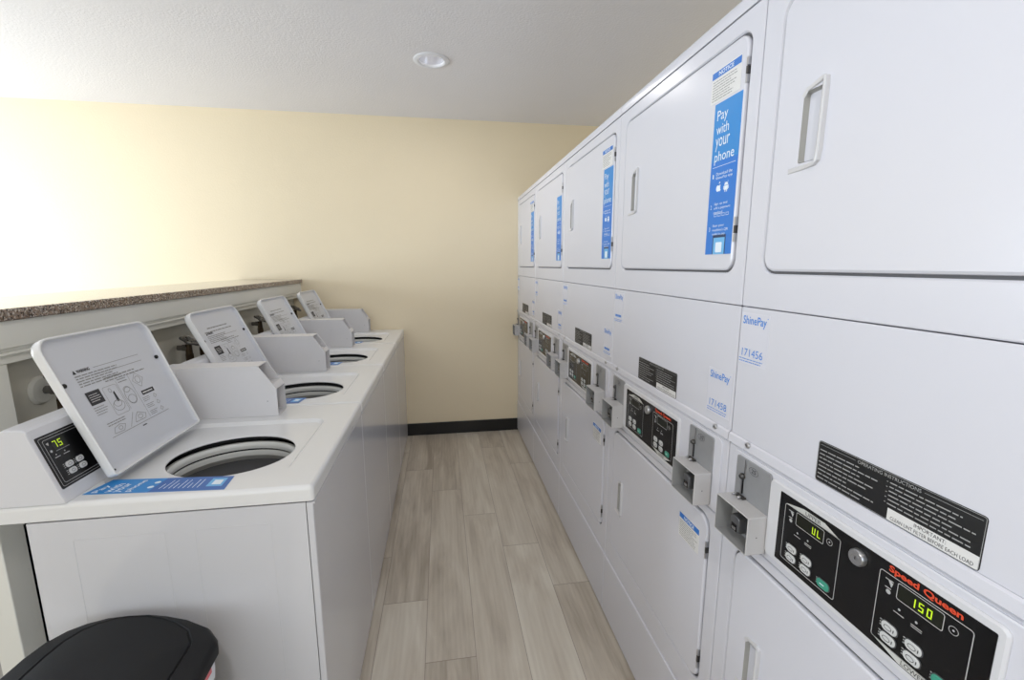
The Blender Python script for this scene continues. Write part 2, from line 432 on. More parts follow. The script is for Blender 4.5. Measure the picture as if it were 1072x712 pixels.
def d_cabinet(name, par):
    b = MB(DF).m('enamel')
    g = .0012
    b.m('gap').box(.004, DW - .004, .02, 1.90, -.70, -.028)
    b.m('enamel')
    # side panels, top
    b.box(g, .004, .0, 1.905, -.70, -.012); b.box(DW - .004, DW - g, .0, 1.905, -.70, -.012)
    b.box(g, DW - g, 1.900, 1.907, -.70, -.012)
    # top cap strip with rounded upper edge
    prof = [(-.02, 1.8775), (0, 1.8775), (.001, 1.879), (.001, 1.896), (-.003, 1.906), (-.010, 1.912), (-.022, 1.9148), (-.70, 1.9148), (-.70, 1.90), (-.02, 1.90)]
    b.loft([[(s, z, p) for p, z in prof] for s in (g, DW - g)])
    # upper front plate with door opening
    def frontplate(z0, z1, hole, r):
        o0 = rrect(g, DW - g, z0, z1, .003, 3); o1 = rrect(g, DW - g, z0, z1, .003, 3, .0018)
        h0 = rrect(*hole, r, 6, -.003); h1 = rrect(*hole, r, 6, 0)
        b.loft([[(x, y, -.03) for x, y in o0], [(x, y, -.0018) for x, y in o0], [(x, y, 0) for x, y in o1]], False, False)
        b.holed(o1, [h0], 0)
        b.loft([[(x, y, 0) for x, y in h0], [(x, y, -.003) for x, y in h1], [(x, y, -.016) for x, y in h1]], False, False)
    frontplate(1.300, 1.8748, (.050, .648, 1.366, 1.838), .030)
    frontplate(.2575, .817, (.045, .638, .342, .795), .034)
    # recess bottoms behind the doors
    b.m('groove').flat(.03, .66, 1.34, 1.86, -.0065); b.flat(.03, .66, .32, .812, -.0065)
    # control fascia (white) between panels
    b.m('enamel')
    b.panel(g, DW - g, .8195, 1.0055, .004, [(0, -.03), (0, -.001), (.0025, .0015)])
    b.panel(.018, DW - .018, .823, 1.001, .016, [(0, .001), (0, .0035), (.003, .0055)], cap0=False)
    # ledge at the foot of the mid panel
    b.loft([[(s, 1.008, -.03), (s, 1.008, .0045), (s, 1.0095, .006), (s, 1.0255, .0045), (s, 1.0285, .0006), (s, 1.0285, -.03)] for s in (g, DW - g)])
    return b.build(name, par)
def d_mid(name, par):
    b = MB(DF).m('enamel'); b.panel(.0014, DW - .0014, 1.0275, 1.2982, .003, [(0, -.03), (0, -.0018), (.0018, 0)]); return b.build(name, par)
def d_kick(name, par):
    b = MB(DF).m('enamel'); b.panel(.0012, DW - .0012, .012, .2570, .003, [(0, -.03), (0, .001), (.0012, .0034), (.004, .0045)]); return b.build(name, par)
UD = (.0545, .6435, 1.3705, 1.8335); LD = (.0495, .6335, .3465, .7905)
def d_door(box, r, hnd):
    s0, s1, z0, z1 = hnd
    def fn(name, par):
        b = MB(DF).m('enamel')
        o0 = rrect(*box, r, 6); o1 = rrect(*box, r, 6, .001); o2 = rrect(*box, r, 6, .0045)
        h = rrect(s0 + .02, s1 - .008, z0 + .010, z1 - .012, .004, 3)
        b.loft([[(x, y, c) for x, y in o] for o, c in ((o0, -.006), (o0, -.001), (o1, .0012), (o2, .003))], True, False)
        b.holed(o2, [h], .003)
        return b.build(name, par)
    return fn
def d_handle(hnd):
    s0, s1, z0, z1 = hnd
    def fn(name, par):
        b = MB(DF).m('pocket')
        # pocket
        h = rrect(s0 + .0205, s1 - .0085, z0 + .0105, z1 - .0125, .004, 3)
        hb = rrect(s0 + .026, s1 - .011, z0 + .014, z1 - .017, .004, 3)
        b.loft([[(x, y, .0034) for x, y in h], [(x, y, -.0142) for x, y in hb]], False, True)
        # moulded lip: tall on the right, sloping top and bottom
        b.m('lip')
        cr = 0.007
        def bar(pts, w):
            for i in range(len(pts) - 1):
                pass
            rings = []
            n = len(pts)
            for i, (x, y, hgt) in enumerate(pts):
                a = Vector(pts[max(i - 1, 0)][:2]); c = Vector(pts[min(i + 1, n - 1)][:2]); d = (c - a).normalized(); nn = Vector((-d.y, d.x))
                rings.append([(x + nn.x * w * k, y + nn.y * w * k, .003 + hgt * hh) for k, hh in ((-1, 0), (-.75, .8), (0, 1), (.75, .8), (1, 0))])
            b.loft(rings, True, True)
        bar([(s0, z0 + .001, .0003), (s0 + .03, z0 + .002, .002), (s1 - .010, z0 + .004, .006), (s1 - .005, z0 + .008, .008), (s1 - .003, z0 + .025, .008),
             (s1 - .002, z1 - .02, .008), (s1 - .003, z1 - .004, .007), (s1 - .008, z1 - .002, .005), (s0 + .026, z1 - .009, .001), (s0 + .018, z1 - .018, .0004)], .0042)
        return b.build(name, par)
    return fn
def d_hinge(s, z0, z1):
    def fn(name, par):
        b = MB(DF).m('steel')
        zm = (z0 + z1) / 2; h = (z1 - z0)
        for k in range(3):
            a = z0 + h * k / 3
            b.m('steel_d' if k == 1 else 'steel')
            b.loft([[(s - .0022, a + .0008, -.014), (s + .0022, a + .0008, -.014), (s + .0022, a + .0008, .004), (s - .0022, a + .0008, .004)],
                    [(s - .0022, a + h / 3 - .0008, -.014), (s + .0022, a + h / 3 - .0008, -.014), (s + .0022, a + h / 3 - .0008, .004), (s - .0022, a + h / 3 - .0008, .004)]])
        return b.build(name, par, smooth=0)
    return fn
def sheet(b, m, s0, s1, z0, z1, p, t_=.0005, r=.001):
    b.m(m).panel(s0, s1, z0, z1, r, [(0, p - .0002), (0, p + t_)], n=2)
    return p + t_ + .00025
def d_pay(name, par):
    b = MB(DF); s0, s1, z0, z1 = .546, .638, 1.406, 1.728
    c = sheet(b, 'blue', s0, s1, z0, z1, .003)
    W = s1 - s0
    b.m('blue_lo').flat(s0, s1, z0, z0 + .20, c - .0001)
    b.m('white_ink')
    for i, (w, e) in enumerate((('Pay', .47), ('with', .55), ('your', .62), ('phone', .86))):
        zt = z1 - .016 - i * .0285
        lo = .006 if w in ('Pay', 'your', 'phone') else 0
        b.text(w, s0 + .011, s0 + .011 + W * e * .85, zt - .021 - lo, zt, c + .0001, bold=0.0)
    b.flat(s0 + .006, s1 - .006, 1.594, 1.5948, c + .0001)
    for w, zz, e in (('Download the', 1.583, .6), ('ShinePay app', 1.574, .62), ('Sign up and', 1.519, .5), ('add a payment', 1.510, .62), ('method', 1.501, .34), ('Scan your', 1.472, .45), ("machine's QR", 1.463, .6), ('code to pay', 1.454, .5)):
        b.text(w, s0 + .022, s0 + .022 + W * e, zz - .0075, zz - .001, c + .0001)
    for n_, zz in (('1', 1.578), ('2', 1.512), ('3', 1.464)):
        b.text(n_, s0 + .009, s0 + .013, zz - .007, zz + .002, c + .0001)
    for k in range(4): b.outline(rrect(s0 + .024 + k * .014, s0 + .034 + k * .014, 1.488, 1.494, .001, 2), .0008, 0, c + .0001)
    # phone maker marks: bitten fruit and round-headed robot
    ax, az = s0 + .034, 1.548
    n = 28; pts = []
    for i in range(n):
        t_ = 2 * PI * i / n; r = .0085 * (1 + .06 * math.cos(2 * t_)) 
        x = ax + r * math.cos(t_); y = az + r * .98 * math.sin(t_) - (.0022 if abs(t_ - PI / 2) < .25 else 0) + (.0015 if abs(t_ - 3 * PI / 2) < .25 else 0)
        if math.hypot(x - (ax + .0105), y - (az + .001)) < .0042: x = ax + .0068 - .001
        pts.append((x, y, c + .0001))
    b.poly(pts)
    b.poly([(ax + .0005, az + .0092, c + .0001), (ax + .004, az + .0105, c + .0001), (ax + .0045, az + .014, c + .0001), (ax + .0012, az + .0125, c + .0001)])
    rx = ax + .026
    b.poly([(rx - .0065, az + .003, c + .0001)] + [(rx + .0065 * math.cos(t_), az + .003 + .0062 * math.sin(t_), c + .0001) for t_ in [0 + PI * i / 10 for i in range(10)]])
    b.flat(rx - .0065, rx + .0065, az - .007, az + .002, c + .0001)
    for dx in (-.009, .0072): b.flat(rx + dx, rx + dx + .0018, az - .005, az + .002, c + .0001)
    for dx in (-.004, .0015): b.flat(rx + dx, rx + dx + .0025, az - .011, az - .007, c + .0001)
    for dx, q in ((-.004, -.0015), (.004, .0015)): b.poly([(rx + dx, az + .007, c + .0001), (rx + dx + .0007, az + .007, c + .0001), (rx + dx + q + .0007, az + .0115, c + .0001), (rx + dx + q, az + .0115, c + .0001)])
    # picture of a phone
    b.m('phone').flat(s0 + .026, s0 + .072, z0, z0 + .042, c + .0001)
    b.m('screen').flat(s0 + .029, s0 + .069, z0, z0 + .036, c + .0002)
    b.m('white_ink').panel(s0 + .038, s0 + .060, z0 + .004, z0 + .026, .002, [(0, c), (0, c + .0004)], n=2)
    return b.build(name, par, smooth=0)
def d_notice(s0, s1, z0, z1, seed):
    def fn(name, par):
        b = MB(DF); c = sheet(b, 'paper', s0, s1, z0, z1, .003)
        h = z1 - z0; w = s1 - s0
        b.m('blue_hd').flat(s0 + .001, s1 - .001, z1 - h * .24, z1 - h * .03, c)
        b.m('white_ink').text('NOTICE', s0 + w * .25, s1 - w * .25, z1 - h * .2, z1 - h * .07, c + .0003, bold=.02)
        b.m('greyink').lines(s0 + w * .05, s1 - w * .05, z0 + h * .04, z1 - h * .3, 8, c, .28, seed)
        return b.build(name, par, smooth=0)
    return fn
def d_label(name, par):
    b = MB(DF); s0, s1, z0, z1 = .2215, .4535, 1.0415, 1.1035
    s0, s1, z0, z1 = .2215, .4535, 1.0295, 1.0985
    c = sheet(b, 'label_bk', s0, s1, z0, z1, .0, .0007, .004)
    b.m('sink'); b.outline(rrect(s0 + .0008, s1 - .0008, z0 + .0008, z1 - .0008, .003, 3), .0006, 0, c)
    b.text('OPERATING INSTRUCTIONS', s0 + .070, s0 + .160, z1 - .0085, z1 - .0035, c)
    b.flat(s0 + .004, s0 + .066, z1 - .0062, z1 - .0057, c); b.flat(s0 + .164, s1 - .004, z1 - .0062, z1 - .0057, c)
    b.lines(s0 + .004, s0 + .104, z0 + .004, z1 - .011, 8, c, .24, 5, .5)
    b.lines(s0 + .120, s1 - .004, z0 + .021, z1 - .011, 6, c, .24, 9, .4)
    for k in range(5): b.flat(s0 + .1155, s0 + .1175, z1 - .0145 - k * .0075, z1 - .0135 - k * .0075, c)
    b.m('paper').flat(s0 + .122, s1 - .0015, z0 + .0015, z0 + .0185, c)
    b.m('ink').text('IMPORTANT:', s0 + .158, s0 + .196, z0 + .0115, z0 + .0165, c + .0002)
    b.text('CLEAN LINT FILTER BEFORE EACH LOAD', s0 + .127, s1 - .006, z0 + .0035, z0 + .0085, c + .0002)
    return b.build(name, par, smooth=0)
def d_sticker(s0, s1, z0, z1, num, seed):
    def fn(name, par):
        b = MB(DF); c = sheet(b, 'paper_dryer', s0, s1, z0, z1, 0, .0003)
        w = s1 - s0; h = z1 - z0
        b.m('blue_ink').text('ShinePay', s0 + w * .08, s1 - w * .1, z1 - h * .27, z1 - h * .06, c, bold=.012)
        b.disc(s1 - w * .07, z1 - h * .07, .0012, c, 8)
        if num: b.text(num, s0 + w * .12, s1 - w * .14, z0 + h * .15, z0 + h * .3, c)
        else: b.lines(s0 + w * .15, s1 - w * .2, z0 + h * .17, z0 + h * .28, 1, c, .7, seed, .1)
        b.lines(s0 + w * .03, s1 - w * .04, z0 + h * .02, z0 + h * .12, 2, c, .3, seed, .2)
        return b.build(name, par, smooth=0)
    return fn
def d_panel(name, par):
    b = MB(DF)
    b.m('plastic_w').panel(.137, .496, .838, .9905, .010, [(0, .004), (0, .0075), (.0025, .0105)], cap0=False)
    b.m('black').panel(.1655, .487, .848, .9795, .002, [(0, .0100), (.0004, .0112)], cap0=False, n=2)
    c = .0114
    b.m('line')
    for x0, x1, up in ((.179, .2915, True), (.354, .4675, False)):
        z0, z1 = .859, .964
        b.outline(rrect(x0, x1, z0, z1, .004, 3), .0011, 0, c)
        b.m('gable')
        if up:
            b.poly([(x0 + .002, z1, c), (x1 - .001, z1 - .0015, c), (x0 + .082, z1 + .0095, c), (x0 + .040, z1 + .0095, c)])
            b.m('ink').text('UPPER', x0 + .044, x0 + .075, z1 + .0015, z1 + .008, c + .0003)
        else:
            b.poly([(x0 + .001, z0 + .001, c), (x0 + .04, z0 - .0095, c), (x0 + .082, z0 - .0095, c), (x1 - .002, z0 + .001, c)])
            b.m('ink').text('LOWER', x0 + .044, x0 + .075, z0 - .008, z0 - .0015, c + .0003)
        b.m('line')
        b.outline(rrect(x0 + .0255, x0 + .083, .9365, .9605, .003, 3), .001, 0, c)
        b.outline([(x0 + .0935 + .0055 * math.cos(2 * PI * i / 16), .948 + .0055 * math.sin(2 * PI * i / 16)) for i in range(16)], .0007, 0, c)
        b.disc(x0 + .0935, .948, .0014, c, 8)
        b.disc(x0 + .032, .924, .0017, c, 10); b.disc(x0 + .054, .924, .0017, c, 10)
        b.flat(x0 + .025, x0 + .039, .9168, .918, c); b.flat(x0 + .048, x0 + .062, .9168, .918, c); b.flat(x0 + .048, x0 + .062, .9142, .9152, c)
        b.flat(x0 + .009, x0 + .020, .9545, .956, c); b.poly([(x0 + .012, .956, c), (x0 + .020, .953, c), (x0 + .018, .946, c)])
        b.disc(x0 + .015, .938, .0034, c, 10); b.flat(x0 + .010, x0 + .018, .9425, .944, c)
        for bx, bz in BT: b.m('line').lines(x0 + bx - .014, x0 + bx - .0088, bz - .006, bz + .006, 3, c, .4, 3, .2)
    b.m('red').text('Speed Queen', .366, .455, .9655, .9775, c + .0004, bold=.035)
    return b.build(name, par)
BT = [(.024, .8885), (.024, .8715), (.056, .8885), (.056, .8715), (.092, .8715)]
def d_display(x0, txt):
    def fn(name, par):
        b = MB(DF); b.m('disp').panel(x0 + .027, x0 + .0815, .938, .959, .002, [(0, .011), (0, .0115)], n=2, cap0=False)
        if txt:
            b.m('digit')
            n = len(txt); w, g = .0062, .0038
            x = x0 + .0785 - n * w - (n - 1) * g - (.0085 if n == 3 else .002)
            digits(b, txt, x, .942, w, .012, g, .0119)
        return b.build(name, par, smooth=0)
    return fn
def d_button(x, z, green=False):
    def fn(name, par):
        b = MB(DF)
        w, h = (.0115, .0068) if green else (.0105, .0066)
        b.m('btn_rim').panel(x - w - .0012, x + w + .0012, z - h - .0012, z + h + .0012, h, [(0, .011), (0, .0121)], cap0=False)
        b.m('btn_green' if green else 'button').panel(x - w, x + w, z - h, z + h, h - .0008, [(0, .012), (0, .0130), (.001, .0137)], cap0=False)
        if green: b.m('white_ink').flat(x - .005, x + .004, z - .0005, z + .001, .0139)
        else: b.m('ink').outline([(x - .001 + .0055 * math.cos(2 * PI * i / 14), z + .0036 * math.sin(2 * PI * i / 14)) for i in range(14)], .0008, 0, .0139); b.poly([(x + .0062, z - .003, .0139), (x + .0075, z - .001, .0139), (x + .0075, z + .003, .0139), (x + .0062, z + .002, .0139)])
        return b.build(name, par)
    return fn
def d_lock(name, par):
    b = MB(DF).m('steel'); b.cyl(.3225, .9575, [(.0125, .011), (.0125, .016), (.011, .0185), (.0065, .0185), (.0062, .0175), (.0045, .0175), (.0042, .0185), (.0008, .0185)], 28)
    b.m('rubber_and_shade').flat(.3218, .3232, .955, .960, .0187)
    return b.build(name, par)
def d_coin(off, kind):
    s0, s1 = off + .038, off + .137
    if kind == 'slot':
        def fn(name, par):
            b = MB(DF)
            b.m('grey_plate').panel(s0, s1, .834, .9945, .006, [(0, .004), (0, .0075), (.0008, .0082)], cap0=False)
            b.m('ink').flat(s0 + .0262, s0 + .0275, .962, .9925, .0086)
            b.m('steel').flat(s0 + .0282, s0 + .030, .962, .9925, .0089)
            b.m('grey_plate').outline([(s0 + .052 + .0135 * math.cos(2 * PI * i / 20), .978 + .0078 * math.sin(2 * PI * i / 20)) for i in range(20)], .0008, 0, .0088)
            b.m('ink').outline([(s0 + .052 + .0135 * math.cos(2 * PI * i / 20), .978 + .0078 * math.sin(2 * PI * i / 20)) for i in range(20)], .0006, 0, .0090)
            b.text('25', s0 + .046, s0 + .058, .974, .982, .0088)
            return b.build(name, par)
    elif kind == 'latch':
        def fn(name, par):
            b = MB(DF); x = s0 + .0235
            b.m('steel_d').cyl(x, .956, [(.0062, .008), (.0062, .012), (.0055, .014), (.0035, .0165), (.001, .017)], 20)
            b.m('rubber_and_shade').panel(x + .0012, x + .0024, .918, .950, .0004, [(0, .008), (0, .011)], n=2)
            b.m('steel').panel(x - .0012, x + .0010, .916, .950, .0004, [(0, .008), (0, .012)], n=2)
            b.m('steel_d').panel(x - .012, x + .014, .9105, .9145, .001, [(0, .008), (0, .016), (.001, .017)], n=2)
            b.m('steel').cyl(x - .006, .9155, [(.003, .018), (.003, .023), (.002, .0245)], 12); b.cyl(x + .008, .9145, [(.003, .018), (.003, .023), (.002, .0245)], 12)
            return b.build(name, par)
    elif kind == 'box':
        def fn(name, par):
            b = MB(DF).m('grey_case'); z0, z1, d = .831, .910, .048
            th = .0022
            o = rrect(s0, s1, z0, z1, .003, 3); i_ = rrect(s0 + th, s1 - th, z0 + th, z1 - th, .0015, 3)
            b.loft([[(x, y, .008) for x, y in o], [(x, y, d - .0006) for x, y in o], [(x, y, d) for x, y in rrect(s0, s1, z0, z1, .003, 3, .0007)],
                    [(x, y, d) for x, y in i_]], False, False)
            b.m('coin_in_shade').loft([[(x, y, d) for x, y in i_], [(x, y, .0105) for x, y in i_]], False, True)
            b.m('ink').loft([[(s1 + dd, .868 + .0012 * math.cos(t_), .028 + .0012 * math.sin(t_)) for t_ in [2 * PI * k / 8 for k in range(8)]] for dd in (0, .0004)])
            return b.build(name, par)
    else:
        def fn(name, par):
            b = MB(DF).m('steel_d'); x, z = s0 + .050, .869
            b.panel(x - .022, x + .022, z - .022, z + .022, .014, [(0, .0105), (0, .018), (.003, .021)])
            b.m('lockgrey').panel(x - .015, x + .015, z - .019, z + .019, .010, [(0, .0205), (0, .034), (.002, .0385), (.005, .040)])
            b.m('black').panel(x - .008, x + .009, z - .014, z + .001, .001, [(0, .0398), (0, .0404)], n=2)
            b.m('steel').panel(x - .005, x + .006, z - .0115, z - .006, .001, [(0, .0404), (0, .0412)], n=2)
            return b.build(name, par)
    return fn
def d_screw(x):
    def fn(name, par):
        b = MB(DF).m('steel'); b.cyl(x, 1.0225, [(.0062, .0045), (.0062, .0068), (.0045, .009), (.001, .0095)], 18)
        b.m('ink').flat(x - .003, x + .003, 1.0221, 1.0231, .0097); return b.build(name, par)
    return fn

D_LABELS = [
    'white stacked tumble dryer at the far end, against the cream back wall',
    'white stacked tumble dryer second from the back wall, no white notice above its blue strip',
    'white stacked tumble dryer in the middle of the row, third from the back wall',
    'white stacked tumble dryer second nearest the camera, wearing sticker number 171458',
    'white stacked tumble dryer nearest the camera, cut by the photo edge, display showing 150']
UH = (.096, .164, 1.542, 1.677); LH = (.086, .148, .500, .629)
nums = [(None, None), (None, None), (None, None), (None, '171458'), ('171456', None)]
for i in range(5):
    yc = YB - DW * i - DW / 2
    t = thing('stacked_dryer', D_LABELS[i], 'dryer', (XD + .35, yc, 0), 'stacked dryers along the right wall')
    part('dcab', d_cabinet, 'cabinet', t); part('dmid', d_mid, 'middle_panel', t); part('dkick', d_kick, 'kick_panel', t)
    du = part('dup', d_door(UD, .028, UH), 'door', t); part('duh', d_handle(UH), 'handle', du)
    dl = part('dlo', d_door(LD, .032, LH), 'door', t); part('dlh', d_handle(LH), 'handle', dl)
    if i < 4:
        for k, (a, z0, z1, d) in enumerate(((.6445, 1.738, 1.786, du), (.6445, 1.430, 1.482, du), (.6335, .688, .733, dl), (.6335, .385, .438, dl))):
            part('dh%d' % k, d_hinge(a, z0, z1), 'hinge', d)
        o = part('dpay', d_pay, 'pay_sign', du); o['label'] = 'blue strip reading Pay with your phone'
    if i in (0, 2, 3): part('dnotu', d_notice(.527, .627, 1.733, 1.799, 3), 'notice_sticker', du)
    if i in (2, 3): part('dnotl', d_notice(.513, .605, .678, .745, 4), 'notice_sticker', dl)
    part('dlab', d_label, 'instruction_label', t)
    na, nb = nums[i]
    part('dsa' + str(na), d_sticker(.004, .085, 1.184, 1.288, na, 11), 'payment_sticker', t)
    if i < 4: part('dsb' + str(nb), d_sticker(.590, .674, 1.048, 1.152, nb, 12), 'payment_sticker', t)
    p = part('dpan', d_panel, 'control_panel', t)
    part('ddU%s' % (i == 4), d_display(.179, 'UL' if i == 4 else ''), 'display', p)
    part('ddL%s' % (i == 4), d_display(.354, '150' if i == 4 else ''), 'display', p)
    for side, x0 in enumerate((.179, .354)):
        for k, (bx, bz) in enumerate(BT):
            part('db%d%d' % (side, k), d_button(x0 + bx, bz, k == 4), 'button', p)
    part('dlk', d_lock, 'key_lock', p)
    for off in (0, .502):
        if i == 4 and off > 0: continue
        q = part('dc%f' % off, d_coin(off, 'slot'), 'coin_slot', t); part('dcl%f' % off, d_coin(off, 'latch'), 'coin_lever', q)
        q = part('dcb%f' % off, d_coin(off, 'box'), 'coin_box', t); part('dck%f' % off, d_coin(off, 'lock'), 'vault_lock', q)
    for x in ((.063, .637) if i < 4 else (.063,)): part('dscr%f' % x, d_screw(x), 'screw', t)

# ------------------------------------------------------------------ washers
WW, XW = .6385, -.3055
WO = (-.60, 0, 0)
WF = lambda x, u, z: (x + .60, u - WW / 2, z)         # world x, u along the row, z
g = .0012
HC = (-.573, .241)                                     # tub opening centre
def circ(c, r, n=64): return [(c[0] + 1.065 * r * math.cos(2 * PI * i / n), c[1] + .95 * r * math.sin(2 * PI * i / n)) for i in range(n)]
def w_cabinet(name, par):
    b = MB(WF).m('enamel_w')
    b.m('gap').box(-.880, -.33, .006, WW - .006, .01, .80)
    b.m('enamel_w')
    for u0, u1, sg in ((g, .006, -1), (WW - .006, WW - g, 1)): b.box(-.885, -.3235, u0, u1, .012, .8435)
    b.box(-.885, -.880, g, WW - g, .012, .8435)
    # front panel with wrapped rounded corners
    b.loft([[(x, u, z) for x, u in ((-.3215, g), (-.312, g), (-.3085, g + .0015), (-.3068, g + .005), (-.3068, WW - g - .005), (-.3085, WW - g - .0015), (-.312, WW - g), (-.3215, WW - g))] for z in (.012, .8435)])
    b.box(-.3085, -.3040, .004, WW - .004, .8385, .8435, .001)
    # faint pressed rectangles on the near side
    for a0, a1, z0, z1 in ((-.80, -.62, .30, .80), (-.56, -.40, .25, .80)):
        m_ = MB
        pts = [(x, z) for x, z in rrect(a0, a1, z0, z1, .004, 2)]; inn = inset(pts, .0016)
        A = [b.v((x, g - .0001, z)) for x, z in pts]; Mid = [b.v((x, g - .0006, z)) for x, z in inset(pts, .0008)]; I = [b.v((x, g - .0001, z)) for x, z in inn]
        n = len(pts)
        for R1, R2 in ((A, Mid), (Mid, I)):
            for i in range(n): b.face([R1[i], R1[(i + 1) % n], R2[(i + 1) % n], R2[i]])
    return b.build(name, par)
RX0, RX1, RU0, RU1 = -.800, -.388, .078, .482
def w_top(name, par):
    b = MB(WF).m('enamel_top')
    x0, x1 = -1.005, -.3045
    o = [rrect(x0, x1, g, WW - g, .010, 5, e) for e in (0, 0, .0015, .0045, .009)]
    zz = (.847, .872, .8785, .8825, .884)
    b.loft([[(x, y, z) for x, y in q] for q, z in zip(o, zz)], False, False)
    b.holed(rrect(x0, x1, g, WW - g, .010, 5), [circ(HC, .20)], .847)
    rec = rrect(RX0, RX1, RU0, RU1, .045, 6); rec1 = rrect(RX0, RX1, RU0, RU1, .045, 6, .012)
    b.holed(o[-1], [rec], .884)
    b.loft([[(x, y, .884) for x, y in rec], [(x, y, .8825) for x, y in rrect(RX0, RX1, RU0, RU1, .045, 6, .002)], [(x, y, .8755) for x, y in rrect(RX0, RX1, RU0, RU1, .045, 6, .009)], [(x, y, .874) for x, y in rec1]], False, False)
    h = circ(HC, .1455); b.holed(rec1, [h], .874)
    b.loft([[(x, y, z) for x, y in circ(HC, r)] for r, z in ((.1455, .874), (.1435, .8735), (.1428, .8715), (.1435, .8695))], False, False)
    return b.build(name, par, recalc=True)
def lathe(b, prof, n=56, cap1=False): b.loft([[(x, y, z) for x, y in circ(HC, r, n)] for r, z in prof], False, cap1)
def w_tub(name, par):
    b = MB(WF)
    b.m('rubber_and_shade'); lathe(b, [(.168, .869), (.168, .852)])  # black band painted as the shadow in the gap under the rim
    b.m('ringw'); lathe(b, [(.160, .848), (.152, .8535), (.144, .853), (.1395, .848), (.1385, .842), (.140, .834), (.150, .831)])
    b.m('rubber_and_shade'); lathe(b, [(.149, .832), (.149, .826)])
    b.m('ringw'); lathe(b, [(.149, .8265), (.143, .828), (.141, .824), (.1415, .812)])
    b.m('basket'); lathe(b, [(.1415, .812), (.144, .788), (.150, .784)])
    b.m('basket_shade'); lathe(b, [(.150, .784), (.176, .765), (.178, .74), (.176, .50), (.16, .47), (.02, .468)], cap1=True)
    return b.build(name, par, smooth=40)
def w_agit(name, par):
    b = MB(WF).m('rubber_and_shade'); lathe(b, [(.15, .475), (.13, .50), (.06, .53), (.05, .60), (.045, .68), (.038, .70), (.01, .705)], 32, True); return b.build(name, par)
LW0, LW1, LL = .087, .458, .345                        # lid span along the row, lid length
def lid_f(tilt):
    a = math.radians(tilt)
    # q: along lid from hinge, u, h: towards the washer front (inner face side)
    return lambda u, q, h: (-.764 - q * math.sin(a) + h * math.cos(a) + .60, u - WW / 2, .897 + q * math.cos(a) + h * math.sin(a))
def w_lid(tilt):
    def fn(name, par):
        b = MB(lid_f(tilt)).m('enamel_top')
        # outer shell (convex back), rolled rim, inner dished face
        prof = [(.05, -.020), (.02, -.0195), (.008, -.017), (.002, -.012), (0, -.004), (0, .006), (.001, .0078), (.003, .0085), (.005, .0078), (.0065, .005)]
        def lr(ins, h): return [(u, q, h) for u, q in rrect2(LW0, LW1, 0, LL, .010, .036, 7, ins)]
        b.loft([lr(*p) for p in prof], True, False)
        b.m('lidin').loft([lr(*p) for p in ((.0065, .005), (.009, .000), (.014, -.003), (.024, -.004))], False, True)
        return b.build(name, par, smooth=50)
    return fn
